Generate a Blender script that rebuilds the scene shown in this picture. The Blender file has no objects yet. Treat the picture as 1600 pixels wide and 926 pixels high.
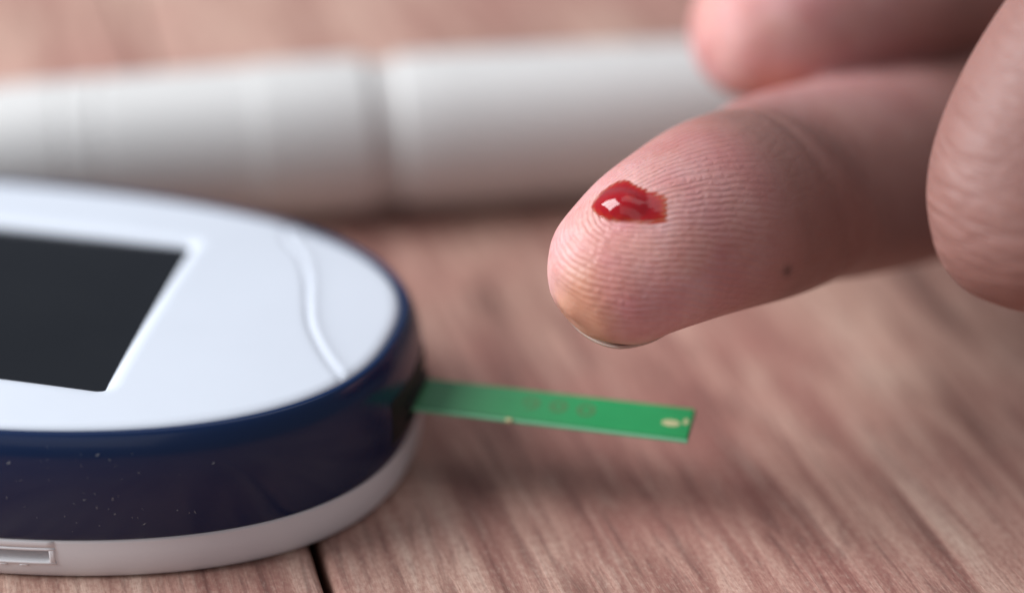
import bpy, bmesh, math, random
import numpy as np
from mathutils import Vector, Matrix

R = math.radians
MM = 0.001
scene = bpy.context.scene
col = scene.collection

# ------------------------------------------------------------------ camera
PITCH, HCAM, FPX = R(28), 100.0, 3000.0          # pitch, height over the table (mm), focal length (px of 1600)
cam_d = bpy.data.cameras.new('camera')
cam = bpy.data.objects.new('camera', cam_d); col.objects.link(cam)
cam.location = (0, 0, HCAM * MM)
cam.rotation_euler = (R(90) - PITCH, 0, 0)
cam_d.sensor_width = 36.0
cam_d.lens = 36.0 * FPX / 1600.0
cam_d.clip_start = 0.01; cam_d.clip_end = 20.0
cam_d.dof.use_dof = True
cam_d.dof.focus_distance = 0.1655
cam_d.dof.aperture_fstop = 5.6
cam_d.dof.aperture_blades = 9
scene.camera = cam

# ------------------------------------------------------------------ light
world = bpy.data.worlds.new('World'); scene.world = world; world.use_nodes = True
bg = world.node_tree.nodes['Background']
bg.inputs[0].default_value = (0.80, 0.88, 1.0, 1); bg.inputs[1].default_value = 0.24

def area(name, loc, target, sx, sy, power, color):
    d = bpy.data.lights.new(name, 'AREA'); d.shape = 'RECTANGLE'; d.size = sx; d.size_y = sy
    d.energy = power; d.color = color
    o = bpy.data.objects.new(name, d); col.objects.link(o)
    o.location = loc
    o.rotation_euler = (Vector(target) - Vector(loc)).to_track_quat('-Z', 'Y').to_euler()
    return o
# a window with three panes, high on the left
WIN = Vector((-0.60, 0.20, 0.45)); AIM = Vector((0.0, 0.155, 0.01))
wq = (AIM - WIN).to_track_quat('-Z', 'Y')
for k in (-1, 0, 1):
    p = WIN + wq @ Vector((k * 0.205, 0, 0))
    o = area('window_pane', p, p + (AIM - WIN), 0.19, 0.55, 3.9, (0.94, 0.97, 1.0))
area('ceiling_bounce', (0.05, 0.30, 0.85), (0, 0.17, 0.0), 0.7, 0.5, 1.0, (0.95, 0.97, 1.0))
area('front_fill', (-0.25, -0.55, 0.50), (0, 0.15, 0.01), 0.7, 0.5, 0.6, (1.0, 0.97, 0.97))  # unseen fill added behind the camera to lift the near faces

vs = scene.view_settings
vs.view_transform = 'Standard'; vs.look = 'None'; vs.exposure = 0.0; vs.gamma = 1.0
vs.use_curve_mapping = False
scene.cycles.use_denoising = True

# ------------------------------------------------------------------ helpers
def at(px, py, z):
    """mm position of something seen at photo pixel (px,py) and standing z mm deep"""
    u = (px - 800) / FPX; v = (463 - py) / FPX
    return Vector((u * z, z * (math.cos(PITCH) + v * math.sin(PITCH)),
                   HCAM - z * (math.sin(PITCH) - v * math.cos(PITCH))))

def mesh_obj(name, verts, faces, mat=None, parent=None, smooth=True, loc=None, rotz=0.0):
    me = bpy.data.meshes.new(name)
    me.from_pydata([tuple(c * MM for c in v) for v in verts], [], faces)
    me.update()
    if smooth:
        me.polygons.foreach_set('use_smooth', [True] * len(me.polygons))
    if mat: me.materials.append(mat)
    o = bpy.data.objects.new(name, me); col.objects.link(o)
    if parent: o.parent = parent
    if loc is not None: o.location = [c * MM for c in loc]
    o.rotation_euler = (0, 0, rotz)
    return o

def empty(name, loc, rotz=0.0):
    o = bpy.data.objects.new(name, None); col.objects.link(o)
    o.empty_display_size = 0.01
    o.location = [c * MM for c in loc]; o.rotation_euler = (0, 0, rotz)
    return o

def tag(o, label=None, cat=None, kind=None, group=None):
    if label: o['label'] = label
    if cat: o['category'] = cat
    if kind: o['kind'] = kind
    if group: o['group'] = group
    return o

def loft(rings, close=True, cap0=False, cap1=False):
    """quads between equal-length rings of points"""
    n = len(rings[0]); V = [tuple(p) for r in rings for p in r]; F = []
    for i in range(len(rings) - 1):
        for j in range(n if close else n - 1):
            k = (j + 1) % n
            F.append((i * n + j, i * n + k, (i + 1) * n + k, (i + 1) * n + j))
    if cap0: F.append(tuple(range(n - 1, -1, -1)))
    if cap1: F.append(tuple((len(rings) - 1) * n + j for j in range(n)))
    return V, F

def box(x0, x1, y0, y1, z0, z1, bev=0.0, seg=2):
    bm = bmesh.new(); bmesh.ops.create_cube(bm, size=1)
    for v in bm.verts:
        v.co = Vector(((x0 + x1) / 2 + v.co.x * (x1 - x0), (y0 + y1) / 2 + v.co.y * (y1 - y0), (z0 + z1) / 2 + v.co.z * (z1 - z0)))
    if bev:
        bmesh.ops.bevel(bm, geom=bm.edges[:], offset=bev, segments=seg, affect='EDGES', profile=0.5)
    bm.verts.index_update()
    V = [tuple(v.co) for v in bm.verts]; F = [tuple(v.index for v in f.verts) for f in bm.faces]
    bm.free(); return V, F

def mat_new(name):
    m = bpy.data.materials.new(name); m.use_nodes = True
    nt = m.node_tree; return m, nt, nt.nodes['Principled BSDF']

def N(nt, kind, **kw):
    n = nt.nodes.new(kind)
    for k, v in kw.items():
        if k.startswith('_'): setattr(n, k[1:], v)
        else: n.inputs[k].default_value = v
    return n

def L(nt, a, b): nt.links.new(a, b)

def mathn(nt, op, a, b=None, clamp=False):
    n = nt.nodes.new('ShaderNodeMath'); n.operation = op; n.use_clamp = clamp
    for i, x in enumerate((a, b)):
        if x is None: continue
        if isinstance(x, (int, float)): n.inputs[i].default_value = x
        else: nt.links.new(x, n.inputs[i])
    return n.outputs[0]

def mixc(nt, fac, a, b):
    n = nt.nodes.new('ShaderNodeMix'); n.data_type = 'RGBA'
    for s, x in ((n.inputs[0], fac), (n.inputs[6], a), (n.inputs[7], b)):
        if isinstance(x, (int, float)): s.default_value = x
        elif isinstance(x, tuple): s.default_value = x if len(x) == 4 else (*x, 1)
        else: nt.links.new(x, s)
    return n.outputs[2]

def ramp(nt, fac, stops):
    n = nt.nodes.new('ShaderNodeValToRGB'); cr = n.color_ramp
    while len(cr.elements) < len(stops): cr.elements.new(0.5)
    for e, (p, c) in zip(cr.elements, stops):
        e.position = p; e.color = (*c, 1) if len(c) == 3 else c
    nt.links.new(fac, n.inputs[0]); return n.outputs[0]

def noise(nt, vec, scale, detail=3, rough=0.5, dist=0.0):
    n = N(nt, 'ShaderNodeTexNoise'); n.inputs['Scale'].default_value = scale
    n.inputs['Detail'].default_value = detail; n.inputs['Roughness'].default_value = rough
    n.inputs['Distortion'].default_value = dist
    if vec is not None: L(nt, vec, n.inputs['Vector'])
    return n.outputs['Fac']

def plastic(name, color, rough, coat=0.0, bump=0.0, bscale=2500, spec=0.5):
    m, nt, b = mat_new(name)
    tc = N(nt, 'ShaderNodeTexCoord').outputs['Object']
    f = noise(nt, tc, 60, 4)
    c = mixc(nt, f, tuple(x * 0.95 for x in color), tuple(min(1, x * 1.04) for x in color))
    L(nt, c, b.inputs['Base Color'])
    r = mathn(nt, 'MULTIPLY_ADD', noise(nt, tc, 400, 4, 0.6), 0.14)
    r.node.inputs[2].default_value = rough - 0.07
    L(nt, r, b.inputs['Roughness'])
    b.inputs['Specular IOR Level'].default_value = spec
    b.inputs['Coat Weight'].default_value = coat; b.inputs['Coat Roughness'].default_value = 0.06
    if bump:
        bn = N(nt, 'ShaderNodeBump'); bn.inputs['Strength'].default_value = 0.35; bn.inputs['Distance'].default_value = bump * MM
        L(nt, noise(nt, tc, bscale, 2), bn.inputs['Height']); L(nt, bn.outputs[0], b.inputs['Normal'])
    return m

# ------------------------------------------------------------------ materials
def wood_material():
    m, nt, b = mat_new('weathered_wood')
    tc = N(nt, 'ShaderNodeTexCoord').outputs['Object']
    oi = N(nt, 'ShaderNodeObjectInfo')
    off = N(nt, 'ShaderNodeCombineXYZ'); L(nt, mathn(nt, 'MULTIPLY', oi.outputs['Random'], 3.0), off.inputs[0])
    L(nt, mathn(nt, 'MULTIPLY', oi.outputs['Random'], 7.0), off.inputs[1])
    va = N(nt, 'ShaderNodeVectorMath', _operation='ADD'); L(nt, tc, va.inputs[0]); L(nt, off.outputs[0], va.inputs[1])
    def stretched(sx, sy):
        mp = N(nt, 'ShaderNodeMapping'); mp.inputs['Scale'].default_value = (sx, sy, 1); L(nt, va.outputs[0], mp.inputs[0]); return mp.outputs[0]
    # x = across the grain, y = along it (metres)
    broad = noise(nt, stretched(62, 5.5), 1, 3, 0.55, 0.4)
    mid = noise(nt, stretched(250, 24), 1, 4, 0.6, 0.8)
    fine = noise(nt, stretched(1050, 80), 1, 4, 0.6, 0.5)
    patch = noise(nt, stretched(30, 22), 1, 4, 0.6)
    g = mathn(nt, 'ADD', mathn(nt, 'MULTIPLY', broad, 0.46), mathn(nt, 'MULTIPLY', mid, 0.56))
    c = ramp(nt, g, [(0.38, (0.15, 0.080, 0.063)), (0.46, (0.33, 0.186, 0.146)), (0.53, (0.50, 0.315, 0.248)), (0.64, (0.66, 0.485, 0.39))])
    pk = ramp(nt, patch, [(0.40, (0, 0, 0)), (0.66, (1, 1, 1))])
    c = mixc(nt, mathn(nt, 'MULTIPLY', pk, 0.55), c, (0.40, 0.160, 0.138))
    fl = ramp(nt, fine, [(0.36, (1, 1, 1)), (0.46, (0, 0, 0))])
    c = mixc(nt, mathn(nt, 'MULTIPLY', mathn(nt, 'MULTIPLY', fl, ramp(nt, patch, [(0.3, (0.3,) * 3), (0.6, (1,) * 3)])), 0.45), c, (0.085, 0.042, 0.040))
    fh = ramp(nt, fine, [(0.56, (0, 0, 0)), (0.70, (1, 1, 1))])
    c = mixc(nt, mathn(nt, 'MULTIPLY', fh, 0.32), c, (0.62, 0.46, 0.38))
    mott = noise(nt, stretched(2600, 1300), 1, 3, 0.7)
    c = mixc(nt, mathn(nt, 'MULTIPLY', ramp(nt, mott, [(0.40, (1, 1, 1)), (0.52, (0, 0, 0))]), 0.30), c, (0.22, 0.075, 0.066))
    c = mixc(nt, mathn(nt, 'MULTIPLY', ramp(nt, mott, [(0.55, (0, 0, 0)), (0.68, (1, 1, 1))]), 0.20), c, (0.70, 0.54, 0.45))
    L(nt, c, b.inputs['Base Color'])
    b.inputs['Roughness'].default_value = 0.52
    b.inputs['Specular IOR Level'].default_value = 0.25
    bn = N(nt, 'ShaderNodeBump'); bn.inputs['Strength'].default_value = 0.6; bn.inputs['Distance'].default_value = 0.24 * MM
    L(nt, mathn(nt, 'ADD', fine, mid), bn.inputs['Height']); L(nt, bn.outputs[0], b.inputs['Normal'])
    return m

M_wood = wood_material()
M_under = plastic('dark_underlay', (0.06, 0.04, 0.034), 0.8)
M_white = plastic('white_plastic', (0.575, 0.605, 0.67), 0.42, 0.0, 0.012, 5000)
M_base = plastic('white_base_plastic', (0.70, 0.68, 0.69), 0.42, 0.0, 0.012, 5000)
M_blue = plastic('navy_gloss_plastic', (0.0035, 0.015, 0.058), 0.22, 0.10, spec=0.32)
M_black = plastic('black_plastic', (0.008, 0.010, 0.010), 0.6, spec=0.3)
M_dust = plastic('dust', (0.62, 0.62, 0.60), 0.9)
M_pen = plastic('pen_plastic', (0.62, 0.605, 0.59), 0.40)
M_penring = plastic('pen_ring_plastic', (0.56, 0.54, 0.525), 0.5)

def screen_material():
    m, nt, b = mat_new('screen_glass')
    tc = N(nt, 'ShaderNodeTexCoord').outputs['Object']
    c = mixc(nt, noise(nt, tc, 90, 3), (0.007, 0.008, 0.011), (0.011, 0.012, 0.015))
    L(nt, c, b.inputs['Base Color'])
    b.inputs['Roughness'].default_value = 0.07; b.inputs['Specular IOR Level'].default_value = 0.24
    return m
M_screen = screen_material()

def strip_material():
    m, nt, b = mat_new('green_strip_film')
    tc = N(nt, 'ShaderNodeTexCoord').outputs['Object']
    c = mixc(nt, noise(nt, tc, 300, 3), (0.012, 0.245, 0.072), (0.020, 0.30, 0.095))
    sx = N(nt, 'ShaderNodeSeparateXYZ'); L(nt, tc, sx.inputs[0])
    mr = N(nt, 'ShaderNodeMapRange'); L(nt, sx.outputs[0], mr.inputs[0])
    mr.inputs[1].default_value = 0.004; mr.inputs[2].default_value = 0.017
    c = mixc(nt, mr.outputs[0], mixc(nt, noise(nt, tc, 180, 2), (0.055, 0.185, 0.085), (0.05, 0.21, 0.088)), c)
    L(nt, c, b.inputs['Base Color']); b.inputs['Roughness'].default_value = 0.45
    return m
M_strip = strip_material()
M_stripedge = plastic('pale_green_strip_base', (0.16, 0.42, 0.24), 0.4)
M_cream = plastic('cream_window', (0.50, 0.46, 0.25), 0.5)
M_print = plastic('brown_print', (0.075, 0.165, 0.062), 0.6)

# ------------------------------------------------------------------ table
GRAIN = math.atan2(42.3, 144.6)                    # grain turns left of straight ahead
table_v, table_f = box(-460, 460, -120, 700, -14, -9)
table = tag(mesh_obj('table', table_v, table_f, M_under, smooth=False), kind='structure')
gx, gy = -16.2, 136.2                              # a point on the visible joint
ex = Vector((math.cos(GRAIN), math.sin(GRAIN), 0)); ey = Vector((-math.sin(GRAIN), math.cos(GRAIN), 0))
PW, GAP = 118.0, 0.9
pv, pf = box(0, PW - GAP, -330, 520, -9, 0, 1.1, 4)
plank_me = None
for k in range(-3, 4):
    o = mesh_obj('plank', pv, pf, M_wood, table, smooth=False) if plank_me is None else bpy.data.objects.new('plank', plank_me)
    if plank_me is None: plank_me = o.data
    else: col.objects.link(o); o.parent = table
    p = Vector((gx, gy, 0)) + ex * (k * PW + GAP / 2)
    o.location = (p.x * MM, p.y * MM, 0); o.rotation_euler = (0, 0, GRAIN)

# ------------------------------------------------------------------ glucose meter
YAW = R(-12.6)
ax_ = Vector((math.cos(YAW), math.sin(YAW), 0)); ay_ = Vector((-math.sin(YAW), math.cos(YAW), 0))
PORT = Vector((-8.65, 154.0, 0))                    # where the strip leaves the meter
mo = PORT - ax_ * 45 - ay_ * 1.2
meter = tag(empty('glucose_meter', mo, YAW), 'white and navy oval blood glucose meter with dark screen lying on the table', 'glucose meter')
def to_local(px, py, h):
    u = (px - 800) / FPX; v = (463 - py) / FPX
    z = (HCAM - h) / (math.sin(PITCH) - v * math.cos(PITCH))
    w = Vector((u * z, z * (math.cos(PITCH) + v * math.sin(PITCH)), h)) - mo
    return Vector((w.dot(ax_), w.dot(ay_)))

A_, B_, EXPO, NP = 43.2, 23.8, 2.4, 480
def superell(n):
    t = np.linspace(0, 2 * np.pi, 6001)[:-1]
    x = A_ * np.sign(np.cos(t)) * np.abs(np.cos(t)) ** (2 / EXPO)
    y = B_ * np.sign(np.sin(t)) * np.abs(np.sin(t)) ** (2 / EXPO)
    x = np.append(x, x[0]); y = np.append(y, y[0])
    s = np.concatenate([[0], np.cumsum(np.hypot(np.diff(x), np.diff(y)))])
    q = np.linspace(0, s[-1], n + 1)[:-1]
    P = np.stack([np.interp(q, s, x), np.interp(q, s, y)], 1)
    for _ in range(4): P = 0.5 * P + 0.25 * (np.roll(P, 1, 0) + np.roll(P, -1, 0))
    T = np.roll(P, -1, 0) - np.roll(P, 1, 0); T /= np.linalg.norm(T, axis=1)[:, None]
    return P, np.stack([T[:, 1], -T[:, 0]], 1)
OUT, NRM = superell(NP)
def ring(off, h): return [(p[0] + n[0] * off, p[1] + n[1] * off, h) for p, n in zip(OUT, NRM)]

def spline(pts, n):
    pts = np.array(pts, float); t = np.linspace(0, len(pts) - 1, n); out = []
    for v in t:
        i = min(int(v), len(pts) - 2); f = v - i
        p0 = pts[max(i - 1, 0)]; p1 = pts[i]; p2 = pts[i + 1]; p3 = pts[min(i + 2, len(pts) - 1)]
        out.append(0.5 * ((2 * p1) + (-p0 + p2) * f + (2 * p0 - 5 * p1 + 4 * p2 - p3) * f * f + (-p0 + 3 * p1 - 3 * p2 + p3) * f ** 3))
    return np.array(out)

base_prof = spline([(-1.6, 0.0), (0.2, 0.04), (0.75, 0.35), (1.1, 1.2), (1.22, 2.6), (1.1, 4.25)], 18)
V, F = loft([ring(-8, 0.0)] + [ring(a, b) for a, b in base_prof] + [ring(-0.5, 4.3)], cap0=True, cap1=True)
lower = mesh_obj('lower_case', V, F, M_base, meter)
# real recess for the slot in the long side
sl0 = to_local(84, 860, 2.6)
sx1 = sl0.x; sx0 = sx1 - 15.0
sy = sl0.y
cv, cf = box(sx0, sx1, sy - 4, sy + 5.0, 2.1, 3.2, 0.12, 2)
cutter = mesh_obj('slot_cutter', cv, cf, None, meter)
bo = lower.modifiers.new('slot', 'BOOLEAN'); bo.operation = 'DIFFERENCE'; bo.object = cutter; bo.solver = 'EXACT'
bpy.context.view_layer.update()
dg = bpy.context.evaluated_depsgraph_get()
nm = bpy.data.meshes.new_from_object(lower.evaluated_get(dg)); lower.modifiers.clear(); lower.data = nm
bpy.data.objects.remove(cutter)
if not nm.materials: nm.materials.append(M_base)

def on_side(x, off):
    """y of the front long side at local x, pushed out by off"""
    m = OUT[:, 1] < 0
    i = np.argsort(OUT[m][:, 0]); xs = OUT[m][i][:, 0]; ys = OUT[m][i][:, 1]
    return float(np.interp(x, xs, ys)) - off
def prof_off(h): return float(np.interp(h, base_prof[:, 1], base_prof[:, 0]))
def side_bar(x0, x1, h0, h1, proud, n=24):
    rings = []
    for k in range(n + 1):
        x = x0 + (x1 - x0) * k / n
        y0 = on_side(x, prof_off(h0) - 0.25); y1 = on_side(x, prof_off(h1) - 0.25)
        y0p = on_side(x, prof_off(h0) + proud); y1p = on_side(x, prof_off(h1) + proud)
        e = 0.07
        rings.append([(x, y0, h0), (x, y0p + e, h0), (x, y0p, h0 + e), (x, y1p, h1 - e), (x, y1p + e, h1), (x, y1, h1)])
    return loft(rings, True, True, True)
slot = mesh_obj('slot_frame', *side_bar(sx0 - 0.5, sx1 + 0.55, 3.22, 3.48, 0.13), M_base, lower)
mesh_obj('slot_frame', *side_bar(sx0 - 0.5, sx1 + 0.55, 1.8, 2.08, 0.15), M_base, lower)
mesh_obj('slot_frame', *side_bar(sx1 + 0.03, sx1 + 0.5, 1.95, 3.35, 0.14, 3), M_base, lower)
mesh_obj('door_panel', *side_bar(sx0 - 0.5, sx1 + 0.48, 3.55, 4.15, 0.10), M_base, lower)
for k in range(4):
    x = sx1 - 1.9 - k * 1.85
    mesh_obj('latch_tab', *side_bar(x - 0.75, x, 1.57, 1.83, 0.13, 3), M_base, lower)

mesh_obj('slot_shade_block', *box(sx0 + 0.2, sx1 - 0.2, sy + 1.1, sy + 4.5, 2.15, 3.15, 0.1), plastic('slot_shade_grey', (0.16, 0.16, 0.165), 0.5), lower)  # grey block added to stand in for the shade inside the slot

band_prof = spline([(0.85, 4.24), (1.18, 4.36), (1.40, 5.3), (1.58, 7.2), (1.62, 9.0), (1.50, 10.8), (1.15, 12.6), (0.72, 13.7), (0.25, 14.35), (-0.15, 14.45), (-0.42, 14.25), (-0.5, 13.6)], 60)
V, F = loft([ring(a, b) for a, b in band_prof])
band = mesh_obj('navy_band', V, F, M_blue, meter)

# top cover: from the screen opening out to the rim
Q = [to_local(162, 611, 14.6), to_local(301, 388, 14.6)]
qx0, qx1 = Q[0].x, Q[1].x
qy0, qy1 = Q[0].y, Q[1].y
quad = [Vector((qx0, qy0)), Vector((qx1, qy1)), Vector((-27.0, qy1 + 0.3)), Vector((-30.0, qy0 - 0.3))]
def rounded_quad(q, r, n):
    c = sum(q, Vector((0, 0))) / 4; pts = []
    for i in range(4):
        p, a, b = q[i], q[i - 1], q[(i + 1) % 4]
        da = (a - p).normalized(); db = (b - p).normalized()
        for k in range(9):
            f = k / 8
            pts.append(p + da * r * (1 - f) ** 2 + db * r * f ** 2)
    P = np.array([(p.x, p.y) for p in pts]); P = np.vstack([P, P[:1]])
    s = np.concatenate([[0], np.cumsum(np.hypot(*np.diff(P, axis=0).T))])
    return P, s
RQ, RS = rounded_quad(quad, 0.5, 400)
# sample the opening in the direction of each rim point so that loops match
cq = np.array([sum(q.x for q in quad) / 4, sum(q.y for q in quad) / 4])
def ray_on(P, ang):
    d = P - cq; a = np.unwrap(np.arctan2(d[:, 1], d[:, 0]))
    if a[-1] < a[0]: a = a[::-1]; d = d[::-1]
    lo = a[0]; an = lo + (ang - lo) % (2 * np.pi)
    return np.stack([np.interp(an, a, d[:, 0]), np.interp(an, a, d[:, 1])], 1) + cq
def loop_at(ang, grow):
    P = RQ.copy(); d = P - cq
    # offset outwards by grow mm
    T = np.gradient(P, axis=0); T /= np.maximum(np.linalg.norm(T, axis=1), 1e-9)[:, None]
    nn = np.stack([T[:, 1], -T[:, 0]], 1); s = np.sign((nn * d).sum(1)); nn *= s[:, None]
    return ray_on(P + nn * grow, ang)
rim = OUT + NRM * -0.45
ang = np.arctan2(rim[:, 1] - cq[1], rim[:, 0] - cq[0])

scurve = [to_local(x, y, 15.0) for x, y in [(452, 345), (445, 362), (452, 380), (470, 402), (479, 440), (480, 480), (485, 512), (505, 550), (530, 580), (560, 612)]]
SC = spline([(p.x, p.y) for p in scurve], 140)
def cover_h(P):
    x, y = P[:, 0], P[:, 1]
    rr = (np.abs(x) / A_) ** 2.4 + (np.abs(y) / B_) ** 2.4
    h = 14.55 + 1.15 * (1 - np.clip(rr, 0, 1) ** 1.1)
    D = P[:, None, :] - SC[None]
    dd = np.hypot(D[..., 0], D[..., 1]); i = dd.argmin(1); d = dd.min(1)
    T = np.gradient(SC, axis=0)
    side = np.sign(T[i, 0] * (P[:, 1] - SC[i, 1]) - T[i, 1] * (P[:, 0] - SC[i, 0]))   # + on the end side
    sd = d * side
    # thin groove, then a rounded lip that sinks to the end pad
    groove = -0.17 * np.exp(-(sd / 0.34) ** 2)
    lip = 0.055 * np.exp(-((sd - 0.7) / 0.33) ** 2)
    pad = -0.10 / (1 + np.exp(-(sd - 1.2) / 0.4))
    return h + groove + lip + pad
loops = []
inner = [(-0.05, -1.3), (0.0, -0.72), (0.3, -0.46), (0.75, -0.17), (1.2, -0.03), (1.7, 0.0)]
for g, dz in inner:
    P = loop_at(ang, g); h = cover_h(P) + dz
    loops.append(np.column_stack([P, h]))
start = loop_at(ang, 1.7)
NR = 170
rim0 = OUT + NRM * -1.6
for k in range(1, NR + 1):
    f = k / NR; P = start * (1 - f) + rim0 * f
    loops.append(np.column_stack([P, cover_h(P)]))
for off, dz in ((-1.3, -0.03), (-1.0, -0.09), (-0.75, -0.2), (-0.6, -0.36), (-0.52, -0.6), (-0.5, -0.95)):
    P = OUT + NRM * off
    loops.append(np.column_stack([P, cover_h(P) + dz]))
V, F = loft(loops)
cover = mesh_obj('top_cover', V, F, M_white, meter)
# screen plate and lcd under the opening
sp = loop_at(ang, 0.12); hs = np.full(len(sp), 14.50)
rings = [np.column_stack([sp, hs]), np.column_stack([cq + (sp - cq) * 0.5, hs]), np.column_stack([cq + (sp - cq) * 0.02, hs])]
V, F = loft([[tuple(p) for p in r] for r in rings], True, False, True)
screen = mesh_obj('screen', V, F, M_screen, meter)

# port at the end: a black plate following the band, with a slit
def plate(y0, y1, h0, h1, out, n=14):
    bp_ = band_prof; rings = []
    yy = np.linspace(y0, y1, n); front = OUT[:, 0] > 30
    o = np.argsort(OUT[front][:, 1]); ys = OUT[front][o][:, 1]; xs = OUT[front][o][:, 0]
    for h in np.linspace(h0, h1, 9):
        off = np.interp(h, bp_[3:44, 1], bp_[3:44, 0]) + (out if h0 < h < h1 else -0.3)
        rings.append([(float(np.interp(y, ys, xs)) + off - (0.4 if k in (0, n - 1) else 0), y, float(h)) for k, y in enumerate(yy)])
    return loft(rings, False)
port = mesh_obj('strip_port', *plate(-6.0, 6.6, 5.5, 11.2, 0.16, 22), M_black, meter)
mesh_obj('port_lip', *box(42.5, 45.25, -2.5, 4.1, 8.25, 8.75, 0.15), M_black, port)
mesh_obj('port_lip', *box(42.5, 45.25, -2.5, 4.1, 6.95, 7.45, 0.15), M_black, port)

# dust on the band
rng = random.Random(4)
DV, DF = [], []
bp = spline(band_prof, 400)
for k in range(170):
    x = rng.triangular(-12, 34, 4); h = rng.uniform(5.4, 13.9)
    j = int(np.abs(bp[:, 1] - h).argmin()); off = bp[j, 0]
    m = OUT[:, 1] < 0
    idx = np.where(m)[0]; i = idx[np.abs(OUT[idx, 0] - x).argmin()]
    c = Vector((OUT[i, 0] + NRM[i, 0] * (off + 0.02), OUT[i, 1] + NRM[i, 1] * (off + 0.02), h))
    n = Vector((NRM[i, 0], NRM[i, 1], 0.3)).normalized()
    a = n.orthogonal().normalized(); a.rotate(Matrix.Rotation(rng.uniform(0, 6.28), 3, n)); b = n.cross(a)
    la = 0.02 + 0.035 * rng.random() ** 2 if rng.random() < 0.8 else 0.07 + 0.16 * rng.random(); lb = 0.018
    s = len(DV)
    for u, v, w in ((-la, 0, 0), (0, -lb, 0), (la, 0, 0), (0, lb, 0), (0, 0, 0.04)):
        DV.append(tuple(c + a * u + b * v + n * w))
    DF += [(s, s + 1, s + 4), (s + 1, s + 2, s + 4), (s + 2, s + 3, s + 4), (s + 3, s, s + 4)]
tag(mesh_obj('dust', DV, DF, M_dust, band, smooth=False), kind='stuff')

# ------------------------------------------------------------------ test strip
strip = tag(empty('test_strip', PORT + Vector((0, 0, 0)), YAW), 'narrow green test strip sticking out of the meter port', 'test strip')
mesh_obj('strip_base', *box(-5, 25.6, -2.75, 2.75, 7.55, 7.85, 0.06, 1), M_stripedge, strip, smooth=False)
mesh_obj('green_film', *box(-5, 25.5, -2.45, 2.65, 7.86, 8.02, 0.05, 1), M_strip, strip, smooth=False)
def disc(cx, cy, rx, ry, z, n=24): 
    return [(cx + rx * math.cos(6.2832 * k / n), cy + ry * math.sin(6.2832 * k / n), z) for k in range(n)], [tuple(range(n))]
mesh_obj('sample_window', *disc(23.7, -0.3, 0.85, 0.55, 8.035), M_cream, strip, smooth=False)
mesh_obj('vent_spot', *disc(25.0, 0.2, 0.25, 0.5, 8.035), M_cream, strip, smooth=False)
def oval_mark(cx, cy, rx, ry, w, a0=0.0, a1=6.2832, n=26):
    o = [(cx + rx * math.cos(a0 + (a1 - a0) * k / n), cy + ry * math.sin(a0 + (a1 - a0) * k / n), 8.035) for k in range(n + 1)]
    i = [(cx + (rx - w) * math.cos(a0 + (a1 - a0) * k / n), cy + (ry - w) * math.sin(a0 + (a1 - a0) * k / n), 8.035) for k in range(n + 1)]
    return loft([i, o], False)
mesh_obj('printed_mark', *oval_mark(15.8, 0.2, 0.85, 1.05, 0.4), M_print, strip, smooth=False)
mesh_obj('printed_mark', *oval_mark(13.2, 0.3, 0.8, 1.05, 0.42), M_print, strip, smooth=False)
mesh_obj('printed_mark', *oval_mark(10.6, 0.3, 0.8, 1.05, 0.42, -2.0, 3.4), M_print, strip, smooth=False)
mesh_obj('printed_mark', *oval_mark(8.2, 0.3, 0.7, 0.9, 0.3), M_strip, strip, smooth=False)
mesh_obj('edge_chip', *box(8.9, 9.5, -3.05, -2.6, 7.7, 8.04, 0.08, 1), M_cream, strip, smooth=False)

# ------------------------------------------------------------------ lancing pen
PA = math.atan2(213.1 - 205.9, 44.6)
pen = tag(empty('lancing_pen', (-7.7, 213.1, 0), PA), 'blurred white cylindrical lancing pen lying behind the meter', 'lancing pen')
RP = 9.35
def lathe(name, prof, mat, n=72):
    rings = [[(x, r * math.cos(6.2832 * k / n), RP + r * math.sin(6.2832 * k / n)) for k in range(n)] for x, r in prof]
    V, F = loft(rings, True, True, True)
    o = mesh_obj(name, V, F, mat, pen); o.data.set_sharp_from_angle(angle=R(11)); return o
lathe('barrel', [(-6.1, 8.9), (-5.9, 9.1), (-5.2, 9.2), (0, 9.25), (20, 9.1), (35, 8.85), (41, 8.6), (44, 7.8), (45, 6.2)], M_pen)
lathe('push_button', [(44.8, 5.4), (48.5, 5.4), (49.4, 5.0), (49.8, 4.2)], M_penring)
lathe('neck_ring', [(-9.7, 8.55), (-6.05, 8.55)], M_penring)
lathe('dial_collar', [(-22.85, 9.1), (-22.6, 9.24), (-10.6, 9.35), (-9.9, 9.25), (-9.5, 8.9)], M_pen)
lathe('cap', [(-62, 5.0), (-61.5, 6.6), (-60, 7.4), (-52, 8.35), (-45.4, 8.6), (-45.2, 8.45), (-44.6, 8.45), (-44.4, 8.62), (-40.9, 8.68), (-40.7, 8.53), (-40.2, 8.53), (-40.0, 8.7), (-27, 8.95), (-22.9, 9.0)], M_pen)

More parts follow.
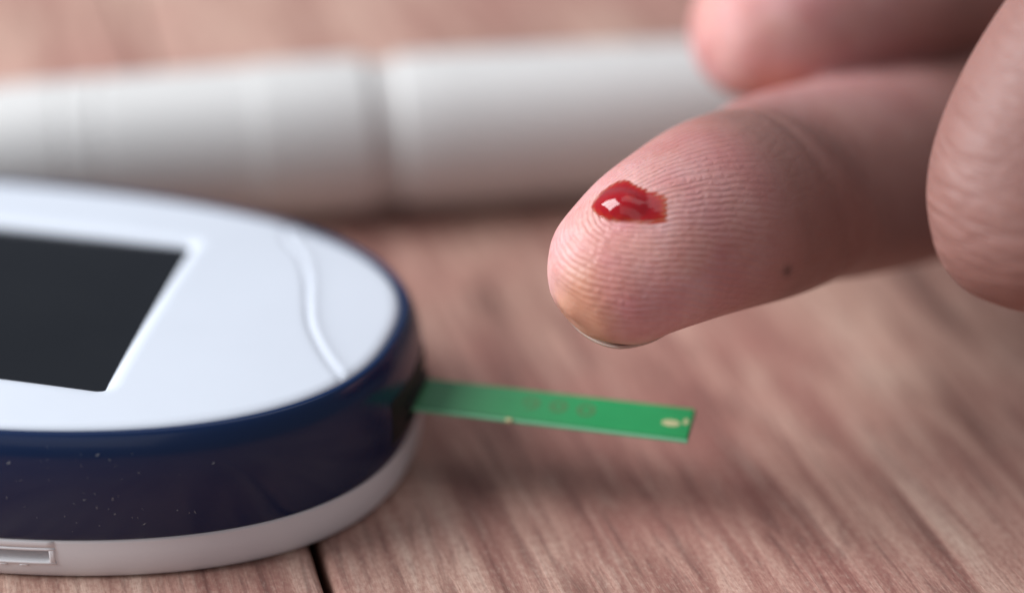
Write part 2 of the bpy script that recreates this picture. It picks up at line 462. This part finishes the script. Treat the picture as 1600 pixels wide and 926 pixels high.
# ------------------------------------------------------------------ hand
def tube_rings(st, nrm, n_r=60, n_s=56):
    """st: rows (pos, half width, half thickness to the pad, half thickness to the back)"""
    A = np.array([[*p, a, b, c] for p, a, b, c in st])
    A = spline(A, n_r); C = A[:, :3]; T = np.gradient(C, axis=0); T /= np.linalg.norm(T, axis=1)[:, None]
    rings = []
    for i in range(n_r):
        nn = np.array(nrm(i / (n_r - 1)) if callable(nrm) else nrm, float)
        nn = nn - T[i] * nn.dot(T[i]); nn /= np.linalg.norm(nn); w = np.cross(T[i], nn)
        rg = []
        for k in range(n_s):
            a = 2 * math.pi * k / n_s; ca, sa = math.cos(a), math.sin(a)
            rt = A[i, 4] if ca > 0 else A[i, 5]
            rg.append(tuple(C[i] + w * A[i, 3] * sa + nn * rt * ca))
        rings.append(rg)
    return rings
def tube(st, nrm, **k): return loft(tube_rings(st, nrm, **k), True, True, True)

PADN = Vector((0.05, -0.545, 0.838)).normalized()
def S(px, py, z, w, p, d): return (at(px, py, z), w, p, d)
TIPC = at(985, 388, 166.5)
DIPC = at(1262, 300, 180.0)
AXIS = (TIPC - DIPC).normalized()                      # towards the tip
index = [
    S(886, 492, 164.4, 0.5, 0.5, 0.5), S(889, 489, 164.4, 2.0, 1.8, 1.7), S(898, 482, 164.6, 3.7, 3.1, 2.9), S(914, 469, 164.8, 5.0, 4.2, 4.0), S(938, 450, 165.2, 6.3, 5.2, 5.0), S(975, 420, 165.8, 7.1, 5.9, 5.6),
    S(1015, 392, 166.6, 7.8, 6.7, 6.2), S(1062, 366, 168.6, 8.4, 7.5, 6.8), S(1125, 337, 171.6, 9.2, 8.2, 7.2), S(1195, 312, 175.6, 9.7, 7.6, 7.5),
    S(1255, 284, 182, 10.6, 5.6, 8.4), S(1345, 267, 190, 11.0, 6.6, 8.4), S(1440, 251, 198, 11.0, 7.8, 8.6), S(1560, 230, 204, 10.8, 8.2, 8.8),
    ((68, 191, 25), 9.8, 8.6, 8.8), ((86, 191, 29), 10.5, 10, 10), ((104, 194, 33), 11, 11, 11)]
middle = [
    S(1089, 64, 199, 0.6, 0.5, 0.5), S(1092, 64, 199, 2.6, 2.2, 2.2), S(1103, 63, 199.2, 4.6, 4.0, 4.0), S(1124, 60, 199.5, 6.3, 5.6, 5.4), S(1163, 54, 200, 7.6, 6.9, 6.3),
    S(1230, 40, 201, 8.2, 7.8, 6.8), S(1310, 20, 203, 8.3, 7.6, 7.0), S(1400, 0, 206, 8.8, 7.4, 7.6), S(1500, -26, 210, 9.6, 8.4, 8.6), S(1620, -60, 214, 10.0, 8.6, 9.4),
    ((78, 214, 44), 9.6, 9, 9), ((96, 212, 41), 11, 10.5, 10.5), ((112, 210, 39), 11, 11, 11)]
thumb = [
    S(1628, 494, 160, 0.6, 0.6, 0.6), S(1629, 487, 160, 3.4, 3.2, 3.0), S(1631, 468, 160, 6.2, 6.0, 5.4), S(1634, 426, 160, 8.8, 8.2, 7.2), S(1639, 360, 160, 10.4, 9.2, 8.2),
    S(1650, 285, 160, 11.0, 9.6, 9.0), S(1690, 195, 160, 11.1, 9.8, 9.4), S(1745, 105, 160, 11.0, 9.8, 9.4), S(1815, 5, 161, 10.8, 9.8, 9.4), ((72, 168, 70), 10.5, 10, 10), ((92, 176, 60), 13, 13, 12), ((114, 184, 46), 15, 15, 13)]
ring_f = [((84, 236, 50), .6, .5, .5), ((83, 235.6, 50.5), 3, 3, 3), ((81, 234, 52), 6, 6, 6), ((78, 231, 55), 8, 7.5, 7), ((76, 228, 52), 8.3, 8, 7.5), ((82, 226, 46), 8.6, 8, 8), ((98, 225, 42), 9.5, 9, 9), ((114, 222, 40), 10, 10, 10)]
little = [((90, 251, 48), .6, .5, .5), ((89, 250.5, 48.5), 2.6, 2.6, 2.6), ((87.5, 249, 50), 5, 5, 5), ((85, 246, 52), 6.6, 6.4, 6), ((86, 243, 48), 7, 7, 7), ((94, 240, 43), 7.4, 7, 7), ((106, 237, 40), 8, 8, 8), ((120, 232, 39), 9, 9, 9)]
palm = [((92, 214, 38), 2, 2, 2), ((94, 214, 38), 20, 6, 6), ((100, 214, 38), 28, 10, 10), ((118, 212, 39), 34, 14, 14), ((140, 210, 41), 32, 16, 15), ((160, 210, 43), 27, 17, 16), ((180, 211, 46), 25, 18, 18), ((215, 214, 52), 26, 21, 21), ((270, 220, 62), 30, 26, 26), ((330, 226, 72), 33, 30, 30), ((332, 226, 72), 20, 18, 18)]
UP = (0.0, -0.25, 0.97)
HV, HF = [], []
for st, nn in ((index, tuple(PADN)), (middle, (0.0, -0.35, 0.94)), (thumb, (0.25, -0.72, 0.3)), (ring_f, UP), (little, UP), (palm, (0, 0, 1))):
    V, F = tube(st, nn, n_r=90 if st is index else 60)
    s = len(HV); HV += V; HF += [tuple(i + s for i in f) for f in F]
hand = mesh_obj('hand', HV, HF, None)
# consistent outward normals, then weld all fingers and the palm into one skin
bm = bmesh.new(); bm.from_mesh(hand.data); bmesh.ops.recalc_face_normals(bm, faces=bm.faces[:]); bm.to_mesh(hand.data); bm.free()
rm = hand.modifiers.new('weld', 'REMESH'); rm.mode = 'VOXEL'; rm.voxel_size = 0.42 * MM; rm.use_smooth_shade = True
sm = hand.modifiers.new('soften', 'SMOOTH'); sm.factor = 0.5; sm.iterations = 14
bpy.context.view_layer.update()
dg = bpy.context.evaluated_depsgraph_get()
nm = bpy.data.meshes.new_from_object(hand.evaluated_get(dg)); hand.modifiers.clear(); hand.data = nm; nm.name = 'hand'
nm.polygons.foreach_set('use_smooth', [True] * len(nm.polygons))
tag(hand, 'left hand palm up with index fingertip held out, blood on it, above the table', 'hand')

co = np.empty(len(nm.vertices) * 3); nm.vertices.foreach_get('co', co); co = co.reshape(-1, 3) / MM
SIDE = AXIS.cross(PADN).normalized()
PN = (PADN - AXIS * PADN.dot(AXIS)).normalized(); SIDE = AXIS.cross(PN)
eA, eN, eS = (np.array(v) for v in (AXIS, PN, SIDE)); cT = np.array(TIPC)
def pad_uv(P):
    d = P - cT; a = d @ eA; n = d @ eN; s = d @ eS
    ln = np.linalg.norm(d, axis=1) + 1e-9
    al = np.arccos(np.clip(n / ln, -1, 1)); be = np.arctan2(s, a)
    U1 = 7.6 * al * np.cos(be); V1 = 7.6 * al * np.sin(be)
    ph = np.arctan2(s, n)
    f = a > 0
    return np.where(f, U1, a), np.where(f, V1, 7.6 * ph)
U, Vv = pad_uv(co)
inx = (((co - cT) @ eA) > -26) & (np.linalg.norm(co - cT - np.outer(((co - cT) @ eA), eA), axis=1) < 11.5)
# loop pattern of the ridges round a core, flow turned a little across the finger
th = R(16); uu = U * math.cos(th) + Vv * math.sin(th); vv = -U * math.sin(th) + Vv * math.cos(th)
uc, vc = 1.2, 1.0
du = np.maximum(uu - uc, 0) * 0.86; dv = vv - vc
rho = np.sqrt(du ** 2 + dv ** 2 + 0.02)
padm = np.clip((13.5 - np.hypot(np.maximum(U, 0) * 0.95 + np.minimum(U, 0) * 0.45, Vv * 0.98)) / 3.0, 0, 1) * inx * np.clip((U + 11.0) / 10, 0, 1)
cr_d = (co - cT) @ eA; cr_r = (co - cT) - np.outer(cr_d, eA)
bow = cr_d + 16.6 + 0.035 * (cr_r @ eS) ** 2 * 0.6
pal = np.clip((cr_r @ eN) / 5 + 0.3, 0, 1) * inx
dep = pal * (0.22 * np.exp(-(bow / 1.2) ** 2))
rl = np.linalg.norm(cr_r, axis=1)[:, None] + 1e-9
co = co - cr_r / rl * dep[:, None]
nm.vertices.foreach_set('co', (co * MM).ravel()); nm.update()
def fattr(me, name, arr):
    a = me.attributes.new(name, 'FLOAT', 'POINT'); a.data.foreach_set('value', np.asarray(arr, np.float32))
fattr(nm, 'ridge', rho); fattr(nm, 'pad', padm)
tipw = np.clip((U + 12) / 13, 0, 1) * inx  # pink tip tone; its fall-off also paints in shade behind the joint
dm = np.linalg.norm(co - np.array(at(1120, 50, 199)), axis=1); tipm = np.clip((26 - dm) / 18, 0, 1)
fattr(nm, 'tip', np.maximum(tipw, tipm))
mole_p = np.array(at(1222, 424, 169.5))
md = (co - mole_p); md -= np.outer(md @ np.array((0, .883, -.469)), (0, .883, -.469))
zc = co[:, 1] * math.cos(PITCH) + (HCAM - co[:, 2]) * math.sin(PITCH)
tq = np.linalg.norm(co - np.array(at(1660, 280, 160)), axis=1); fattr(nm, 'thumb', np.clip((34 - tq) / 8, 0, 1) * np.clip((169 - zc) / 2, 0, 1) * (co[:, 0] > 31))
rimw = np.clip(((U - 8.0) / 3), 0, 1) * inx * np.clip((1.0 - Vv) / 4, 0, 1); fattr(nm, 'callus', rimw)
fattr(nm, 'mole', np.exp(-(np.linalg.norm(md, axis=1) / 0.5) ** 2) * inx)

def skin_material():
    m, nt, b = mat_new('skin')
    tc = N(nt, 'ShaderNodeTexCoord').outputs['Object']
    at_ = lambda n: N(nt, 'ShaderNodeAttribute', _attribute_name=n).outputs['Fac']
    tip, pad, rid = at_('tip'), at_('pad'), at_('ridge')
    n1 = noise(nt, tc, 160, 4, 0.6); n2 = noise(nt, tc, 900, 4, 0.65); n3 = noise(nt, tc, 55, 3)
    body = mixc(nt, n1, (0.21, 0.090, 0.076), (0.315, 0.165, 0.140))
    tipc = mixc(nt, ramp(nt, n1, [(0.36, (0, 0, 0)), (0.64, (1, 1, 1))]), (0.56, 0.225, 0.225), (0.65, 0.355, 0.345))
    c = mixc(nt, tip, body, tipc)
    red = ramp(nt, n3, [(0.5, (0, 0, 0)), (0.68, (1, 1, 1))])
    c = mixc(nt, mathn(nt, 'MULTIPLY', mathn(nt, 'MULTIPLY', red, tip), 0.55), c, (0.42, 0.10, 0.105))
    c = mixc(nt, mathn(nt, 'MULTIPLY', ramp(nt, n2, [(0.45, (0, 0, 0)), (0.75, (1, 1, 1))]), 0.22), c, (0.30, 0.12, 0.09))
    org = ramp(nt, noise(nt, tc, 95, 3, 0.6), [(0.46, (0, 0, 0)), (0.66, (1, 1, 1))])
    c = mixc(nt, mathn(nt, 'MULTIPLY', mathn(nt, 'MULTIPLY', org, tip), 0.32), c, (0.54, 0.27, 0.155))
    c = mixc(nt, mathn(nt, 'MULTIPLY', at_('callus'), 0.55), c, (0.50, 0.23, 0.105))
    c = mixc(nt, mathn(nt, 'MULTIPLY', at_('mole'), 0.62), c, (0.03, 0.018, 0.016))
    L(nt, c, b.inputs['Base Color'])
    b.inputs['Subsurface Weight'].default_value = 0.22
    b.inputs['Subsurface Radius'].default_value = (1.0, 0.36, 0.2); b.inputs['Subsurface Scale'].default_value = 1.6 * MM
    r = mathn(nt, 'MULTIPLY_ADD', n2, 0.25); r.node.inputs[2].default_value = 0.29
    r = mathn(nt, 'ADD', r, mathn(nt, 'MULTIPLY', mathn(nt, 'SUBTRACT', 1.0, pad), 0.14))
    L(nt, r, b.inputs['Roughness']); b.inputs['Specular IOR Level'].default_value = 0.45
    # ridges
    wob = mathn(nt, 'MULTIPLY', mathn(nt, 'SUBTRACT', noise(nt, tc, 380, 3), 0.5), 0.65)
    ph = mathn(nt, 'MULTIPLY', mathn(nt, 'ADD', rid, wob), 2 * math.pi / 0.54)
    sn = mathn(nt, 'MULTIPLY_ADD', mathn(nt, 'SINE', ph), 0.5); sn.node.inputs[2].default_value = 0.5
    sn = mathn(nt, 'POWER', sn, 0.75)
    brk = ramp(nt, noise(nt, tc, 1500, 2), [(0.34, (0.3,) * 3), (0.55, (1,) * 3)])
    h = mathn(nt, 'MULTIPLY', mathn(nt, 'MULTIPLY', sn, pad), brk)
    bn = N(nt, 'ShaderNodeBump'); bn.inputs['Strength'].default_value = 0.8; bn.inputs['Distance'].default_value = 0.10 * MM
    L(nt, h, bn.inputs['Height'])
    # creased skin elsewhere
    mp = N(nt, 'ShaderNodeMapping'); mp.inputs['Rotation'].default_value = (0.3, 0.5, 0.3); mp.inputs['Scale'].default_value = (350, 350, 1100); L(nt, tc, mp.inputs[0])
    w = N(nt, 'ShaderNodeTexVoronoi', _feature='DISTANCE_TO_EDGE'); w.inputs['Scale'].default_value = 1.0; L(nt, mp.outputs[0], w.inputs['Vector'])
    cr = ramp(nt, w.outputs['Distance'], [(0.0, (0, 0, 0)), (0.25, (1, 1, 1))])
    inv = mathn(nt, 'SUBTRACT', 1.0, pad)
    hh = mathn(nt, 'ADD', mathn(nt, 'MULTIPLY', cr, mathn(nt, 'MULTIPLY', inv, 0.25)), mathn(nt, 'MULTIPLY', n2, 0.8))
    b2 = N(nt, 'ShaderNodeBump'); b2.inputs['Strength'].default_value = 0.5; b2.inputs['Distance'].default_value = 0.10 * MM
    L(nt, hh, b2.inputs['Height']); L(nt, bn.outputs[0], b2.inputs['Normal'])
    # folds of the thumb
    mp3 = N(nt, 'ShaderNodeMapping'); mp3.inputs['Rotation'].default_value = (0, R(-32), 0); mp3.inputs['Scale'].default_value = (170, 170, 640); L(nt, tc, mp3.inputs[0])
    wv = N(nt, 'ShaderNodeTexVoronoi', _feature='DISTANCE_TO_EDGE'); wv.inputs['Scale'].default_value = 1.0
    ad = N(nt, 'ShaderNodeVectorMath', _operation='ADD'); nz = N(nt, 'ShaderNodeTexNoise'); nz.inputs['Scale'].default_value = 1.2; L(nt, mp3.outputs[0], nz.inputs['Vector'])
    L(nt, mp3.outputs[0], ad.inputs[0]); L(nt, nz.outputs['Color'], ad.inputs[1]); L(nt, ad.outputs[0], wv.inputs['Vector'])
    fo = ramp(nt, wv.outputs['Distance'], [(0.0, (0, 0, 0)), (0.3, (1, 1, 1))])
    b3 = N(nt, 'ShaderNodeBump'); b3.inputs['Strength'].default_value = 0.8; b3.inputs['Distance'].default_value = 0.14 * MM
    L(nt, mathn(nt, 'MULTIPLY', fo, at_('thumb')), b3.inputs['Height']); L(nt, b2.outputs[0], b3.inputs['Normal'])
    L(nt, b3.outputs[0], b.inputs['Normal'])
    return m
M_skin = skin_material(); nm.materials.clear(); nm.materials.append(M_skin)

# nail on the back of the fingertip, its free edge just past the pad
def nail_mesh(c, a_, n_, w_, rw, rd, d0, d1, span=62, cut=2.2, th=0.42):
    top, bot = [], []
    for i in range(22):
        f = i / 21; rt, rb = [], []
        for k in range(29):
            psi = R(span) * (k / 14 - 1); e = d1 - cut * (abs(k / 14 - 1)) ** 2.2
            d = d0 + (e - d0) * f
            sc_ = 1 - 0.011 * max(0, d) ** 2
            for lst, t in ((rt, 0.0), (rb, -th)):
                lst.append(tuple(c + a_ * d - n_ * ((rd + t) * sc_ * math.cos(psi)) + w_ * ((rw + t) * sc_ * math.sin(psi))))
        top.append(rt); bot.append(rb)
    V1, F1 = loft(top, False); V2, F2 = loft(bot, False); o = len(V1)
    F = F1 + [tuple(i + o for i in f[::-1]) for f in F2]
    n = 29; m = 22
    edge = [k for k in range(n)] + [i * n + n - 1 for i in range(1, m)] + [(m - 1) * n + k for k in range(n - 2, -1, -1)] + [i * n for i in range(m - 2, 0, -1)]
    for i in range(len(edge)):
        p, q = edge[i], edge[(i + 1) % len(edge)]
        F.append((p, p + o, q + o, q))
    return V1 + V2, F
def nail_material():
    m, nt, b = mat_new('nail')
    tc = N(nt, 'ShaderNodeTexCoord').outputs['Object']
    c = mixc(nt, noise(nt, tc, 500, 3), (0.40, 0.27, 0.21), (0.55, 0.43, 0.37)); L(nt, c, b.inputs['Base Color'])
    b.inputs['Roughness'].default_value = 0.3; b.inputs['Subsurface Weight'].default_value = 0.2; b.inputs['Subsurface Scale'].default_value = 0.8 * MM
    return m
M_nail = nail_material()
nc = at(975, 420, 165.8); na = (at(886, 492, 164.4) - at(1015, 388, 166.6)).normalized()
nn_ = (PADN - na * PADN.dot(na)).normalized(); nw = na.cross(nn_)
mesh_obj('nail', *nail_mesh(nc, na, nn_, nw, 7.1, 5.75, -8.5, 5.85, 60, 1.2), M_nail, hand)

# ------------------------------------------------------------------ blood
from mathutils.bvhtree import BVHTree
bv = BVHTree.FromPolygons([tuple(c) for c in co], [tuple(p.vertices) for p in nm.polygons])
eye = Vector((0, 0, HCAM))
poly = np.array([(921, 324), (926, 313), (931, 307), (940, 297), (950, 289), (962, 282), (976, 278), (984, 280), (991, 285), (1007, 293), (1027, 299), (1046, 306), (1046, 352), (1010, 351), (965, 349), (950, 347), (935, 341), (926, 333)], float)
def inside_dist(x, y):
    d = 1e9; ins = False; n = len(poly)
    for i in range(n):
        a, b = poly[i], poly[(i + 1) % n]
        ab = b - a; t = max(0, min(1, ((x - a[0]) * ab[0] + (y - a[1]) * ab[1]) / (ab @ ab)))
        d = min(d, math.hypot(x - a[0] - ab[0] * t, y - a[1] - ab[1] * t))
        if (a[1] > y) != (b[1] > y) and x < (b[0] - a[0]) * (y - a[1]) / (b[1] - a[1]) + a[0]: ins = not ins
    return d if ins else -d
STEP = 1.25
xs = np.arange(908, 1064, STEP); ys = np.arange(268, 364, STEP)
hit = {}; pts = []
for j, y in enumerate(ys):
    for i, x in enumerate(xs):
        d = inside_dist(x, y)
        if d < -11: continue
        v = (at(x, y, 100) - eye).normalized()
        h = bv.ray_cast(eye, v)
        if h[0] is None: continue
        hit[(i, j)] = len(pts); pts.append((h[0], h[1], d, x, y))
PP = np.array([p[0] for p in pts]); pu, pvv = pad_uv(PP)
u2 = pu * math.cos(th) + pvv * math.sin(th); v2 = -pu * math.sin(th) + pvv * math.cos(th)
rr2 = np.sqrt((np.maximum(u2 - uc, 0) * 0.86) ** 2 + (v2 - vc) ** 2 + 0.02)
groove = 0.5 - 0.5 * np.sin(rr2 * 2 * math.pi / 0.54)
BVt, TH, EDGE = [], [], []
for (p, n, d, x, y), g in zip(pts, groove):
    comb = (1.5 + 10.5 * max(0, min(1, (x - 985) / 45))) * (g - 0.42)
    dd = d + comb + 0.7 * math.sin(x * 0.33 + y * 0.5) + 0.5
    f = max(0.0, min(1.0, dd / 9.0)); f = f * f * (3 - 2 * f)
    t = 0.05 * f * (1.0 if dd > 0 else 0)
    t += 0.16 * max(0, min(1, dd / 26)) * max(0, min(1, (1046 - x) / 40))
    q = ((x - 970) / 47) ** 2 + ((y - 321) / 28) ** 2
    if q < 1: t += 0.60 * (1 - q) ** 1.5 * f
    q = ((x - 987) / 11) ** 2 + ((y - 312) / 8.5) ** 2
    if q < 1: t += 0.06 * (1 - q) ** 1.2
    BVt.append(tuple(p + n * (t - 0.02 if dd > 0 else -0.08)))
    bub = max(0, 1 - ((x - 988) / 12) ** 2 - ((y - 315) / 8) ** 2)
    TH.append(max(0, min(1, (0.28 * f + 0.8 * max(0, min(1, d / 17))) * (0.22 + 0.78 * max(0, min(1, (1050 - x) / 36))) - 0.45 * bub))); EDGE.append(dd)
G = np.array(BVt); nb = {}
for (i, j), a in hit.items():
    q = [hit.get(k) for k in ((i - 1, j), (i + 1, j), (i, j - 1), (i, j + 1))]
    if None not in q: nb[a] = q
ia = np.array(list(nb)); qa = np.array([nb[a] for a in ia])
for _ in range(9): G[ia] = 0.4 * G[ia] + 0.6 * G[qa].mean(1)
BVt = [tuple(p) for p in G]
BF = []
for (i, j), a in hit.items():
    q = [(i, j), (i + 1, j), (i + 1, j + 1), (i, j + 1)]
    if all(k in hit for k in q):
        ids = [hit[k] for k in q]
        if max(EDGE[k] for k in ids) > 0: BF.append(tuple(ids[::-1]))
blood = mesh_obj('blood_drop', BVt, BF)
fattr(blood.data, 'thick', TH); fattr(blood.data, 'edge', np.clip(np.array(EDGE) / 8.0, 0, 1)); fattr(blood.data, 'groove', groove)
tag(blood, 'wet drop of red blood on the index fingertip', 'blood')
def blood_material():
    m, nt, b = mat_new('blood')
    at_ = lambda n: N(nt, 'ShaderNodeAttribute', _attribute_name=n).outputs['Fac']
    th_ = at_('thick'); gr = at_('groove')
    k = mathn(nt, 'ADD', th_, mathn(nt, 'MULTIPLY', mathn(nt, 'SUBTRACT', gr, 0.5), 0.26))
    c = ramp(nt, k, [(0.0, (0.50, 0.17, 0.055)), (0.22, (0.46, 0.085, 0.012)), (0.42, (0.40, 0.020, 0.008)), (0.80, (0.30, 0.005, 0.010))])
    L(nt, c, b.inputs['Base Color']); L(nt, at_('edge'), b.inputs['Alpha'])
    b.inputs['Roughness'].default_value = 0.06; b.inputs['IOR'].default_value = 1.36
    b.inputs['Subsurface Weight'].default_value = 0.15; b.inputs['Subsurface Scale'].default_value = 0.5 * MM
    b.inputs['Subsurface Radius'].default_value = (1.0, 0.1, 0.05)
    b.inputs['Coat Weight'].default_value = 0.6; b.inputs['Coat Roughness'].default_value = 0.02
    return m
blood.data.materials.append(blood_material())
